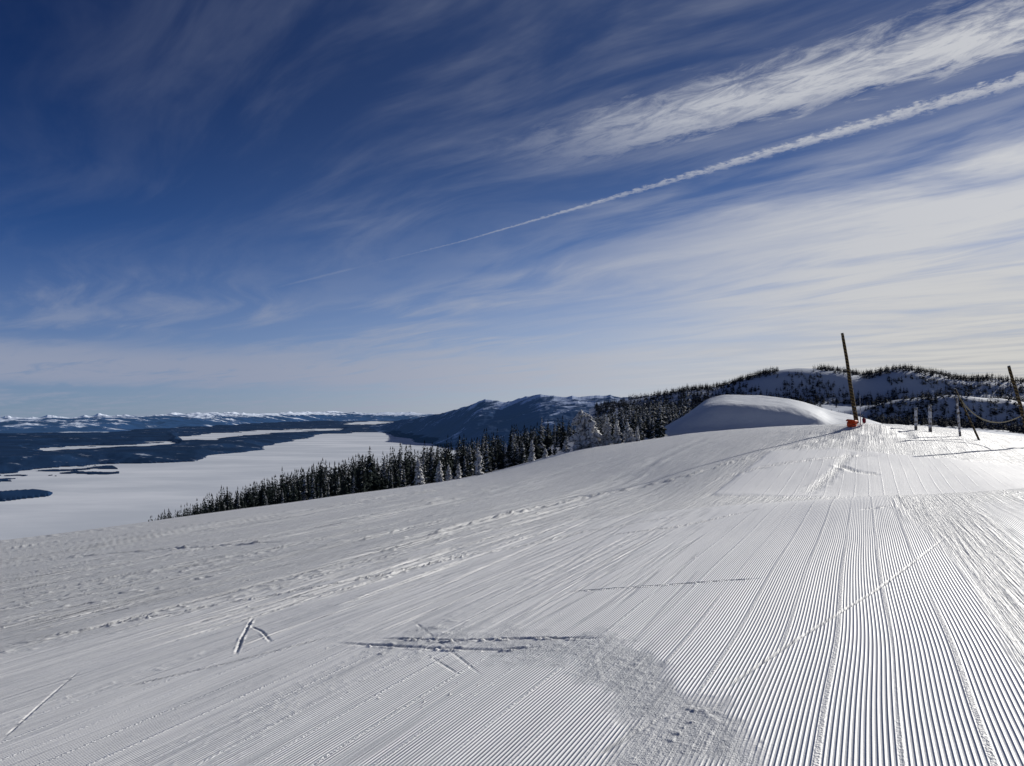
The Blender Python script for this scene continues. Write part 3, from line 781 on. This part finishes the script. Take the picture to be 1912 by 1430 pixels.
thick=N.ss(wv,.41,.65)
w1=N.m('MULTIPLY',N.m('MULTIPLY',thick,N.ss(big,.38,.58,.30,1.)),N.m('ADD',amount,lowm))
fuzz=N.noise(N.comb(N.m('MULTIPLY',a,2.6),N.m('MULTIPLY',b_,6.)),1.9,7,.70,.5)
fz=N.m('MULTIPLY',N.m('SUBTRACT',fuzz,.5),.50)
cen=N.m('SUBTRACT',2.34,N.m('MULTIPLY',a,.19))
db=N.m('ADD',N.m('SUBTRACT',b_,cen),fz)
band=N.m('MULTIPLY',N.ss(db,-.30,0.),N.ss(db,.06,.19,1.,0.))
band=N.m('MULTIPLY',band,N.ss(a,1.1,2.3,1.,0.))
band=N.m('MULTIPLY',band,N.ss(y,0.,.2))
band=N.m('MULTIPLY',band,N.ss(fuzz,.30,.62,.40,.95))
fuzz2=N.noise(N.comb(N.m('MULTIPLY',a,11.),N.m('MULTIPLY',b_,11.)),2.6,4,.6)
cc=N.m('SUBTRACT',2.568,N.m('MULTIPLY',N.m('MAXIMUM',N.m('SUBTRACT',a,3.3),0.),.07))
wd=N.m('ADD',N.m('MULTIPLY',N.ss(a,.4,3.2,1.,0.),.048),.014)
dc=N.m('ADD',N.m('SUBTRACT',b_,cc),N.m('MULTIPLY',N.m('SUBTRACT',fuzz2,.5),N.m('MULTIPLY',wd,3.0)))
q=N.m('DIVIDE',N.m('ABSOLUTE',dc),wd)
con=N.m('MULTIPLY',N.ss(q,.2,1.1,1.,0.),N.ss(a,2.2,4.5,.58,.0))
con=N.m('MULTIPLY',con,N.ss(fuzz2,.30,.6,.35,1.)); con=N.m('MULTIPLY',con,N.ss(y,0.,.2))
con2=N.m('MULTIPLY',N.m('MULTIPLY',N.ss(q,.3,2.2,1.,0.),N.ss(a,4.2,4.6)),N.m('MULTIPLY',N.ss(a,5.0,5.6,1.,0.),.16))
vn1=N.noise(N.comb(N.m('MULTIPLY',a2,.46),N.m('MULTIPLY',bw,1.6),2.),1.5,6,.60,.4)
vm=N.m('MULTIPLY',N.ss(gx,-.15,.55),N.ss(N.m('ADD',b_,N.m('MULTIPLY',N.m('SUBTRACT',vn1,.5),2.2)),2.7,3.6))
veil=N.m('MULTIPLY',vm,N.ss(vn1,.28,.64,.50,1.05))
haze=N.m('MULTIPLY',N.ss(z,-.02,.24,1.,0.),N.ss(gx,-.7,.5,.48,.88))
lowband=N.m('MULTIPLY',N.m('MULTIPLY',N.ss(z,.030,.048),N.ss(z,.062,.10,1.,0.)),N.ss(wv,.34,.50,.35,.95))
lowband=N.m('MULTIPLY',lowband,N.ss(gx,.0,.4,1.,.2))
tot=N.m('ADD',N.m('ADD',w1,band),N.m('ADD',con,con2)); tot=N.m('MINIMUM',tot,.92)
inv=N.m('MULTIPLY',N.m('SUBTRACT',1.,tot),N.m('SUBTRACT',1.,N.m('MINIMUM',veil,.95)))
inv=N.m('MULTIPLY',inv,N.m('SUBTRACT',1.,haze)); inv=N.m('MULTIPLY',inv,N.m('SUBTRACT',1.,lowband))
tot=N.m('SUBTRACT',1.,inv)
ccol=N.mix(N.ss(gx,-.5,.75),(2.8,3.2,4.3),(6.1,6.2,6.45))
lw=N.mix(N.ss(vn1,.32,.64),(4.4,4.4,4.5),(6.2,6.1,5.8))
ccol=N.mix(N.m('MULTIPLY',N.ss(z,.0,.28,1.,0.),N.ss(gx,.05,.7)),ccol,lw)
fin=N.mix(tot,base,ccol)
nt.links.new(fin,bg.inputs['Color'])

cam=bpy.data.cameras.new('camera'); co=bpy.data.objects.new('camera',cam); col.objects.link(co)
co.location=(0,0,0); co.rotation_euler=(math.radians(90),0,0)
cam.sensor_width=36; cam.lens=F/1912*36; cam.shift_y=(HY-715)/1912; cam.clip_start=.1; cam.clip_end=300000
scene.camera=co
scene.view_settings.view_transform='Standard'; scene.view_settings.look='None'; scene.view_settings.exposure=0
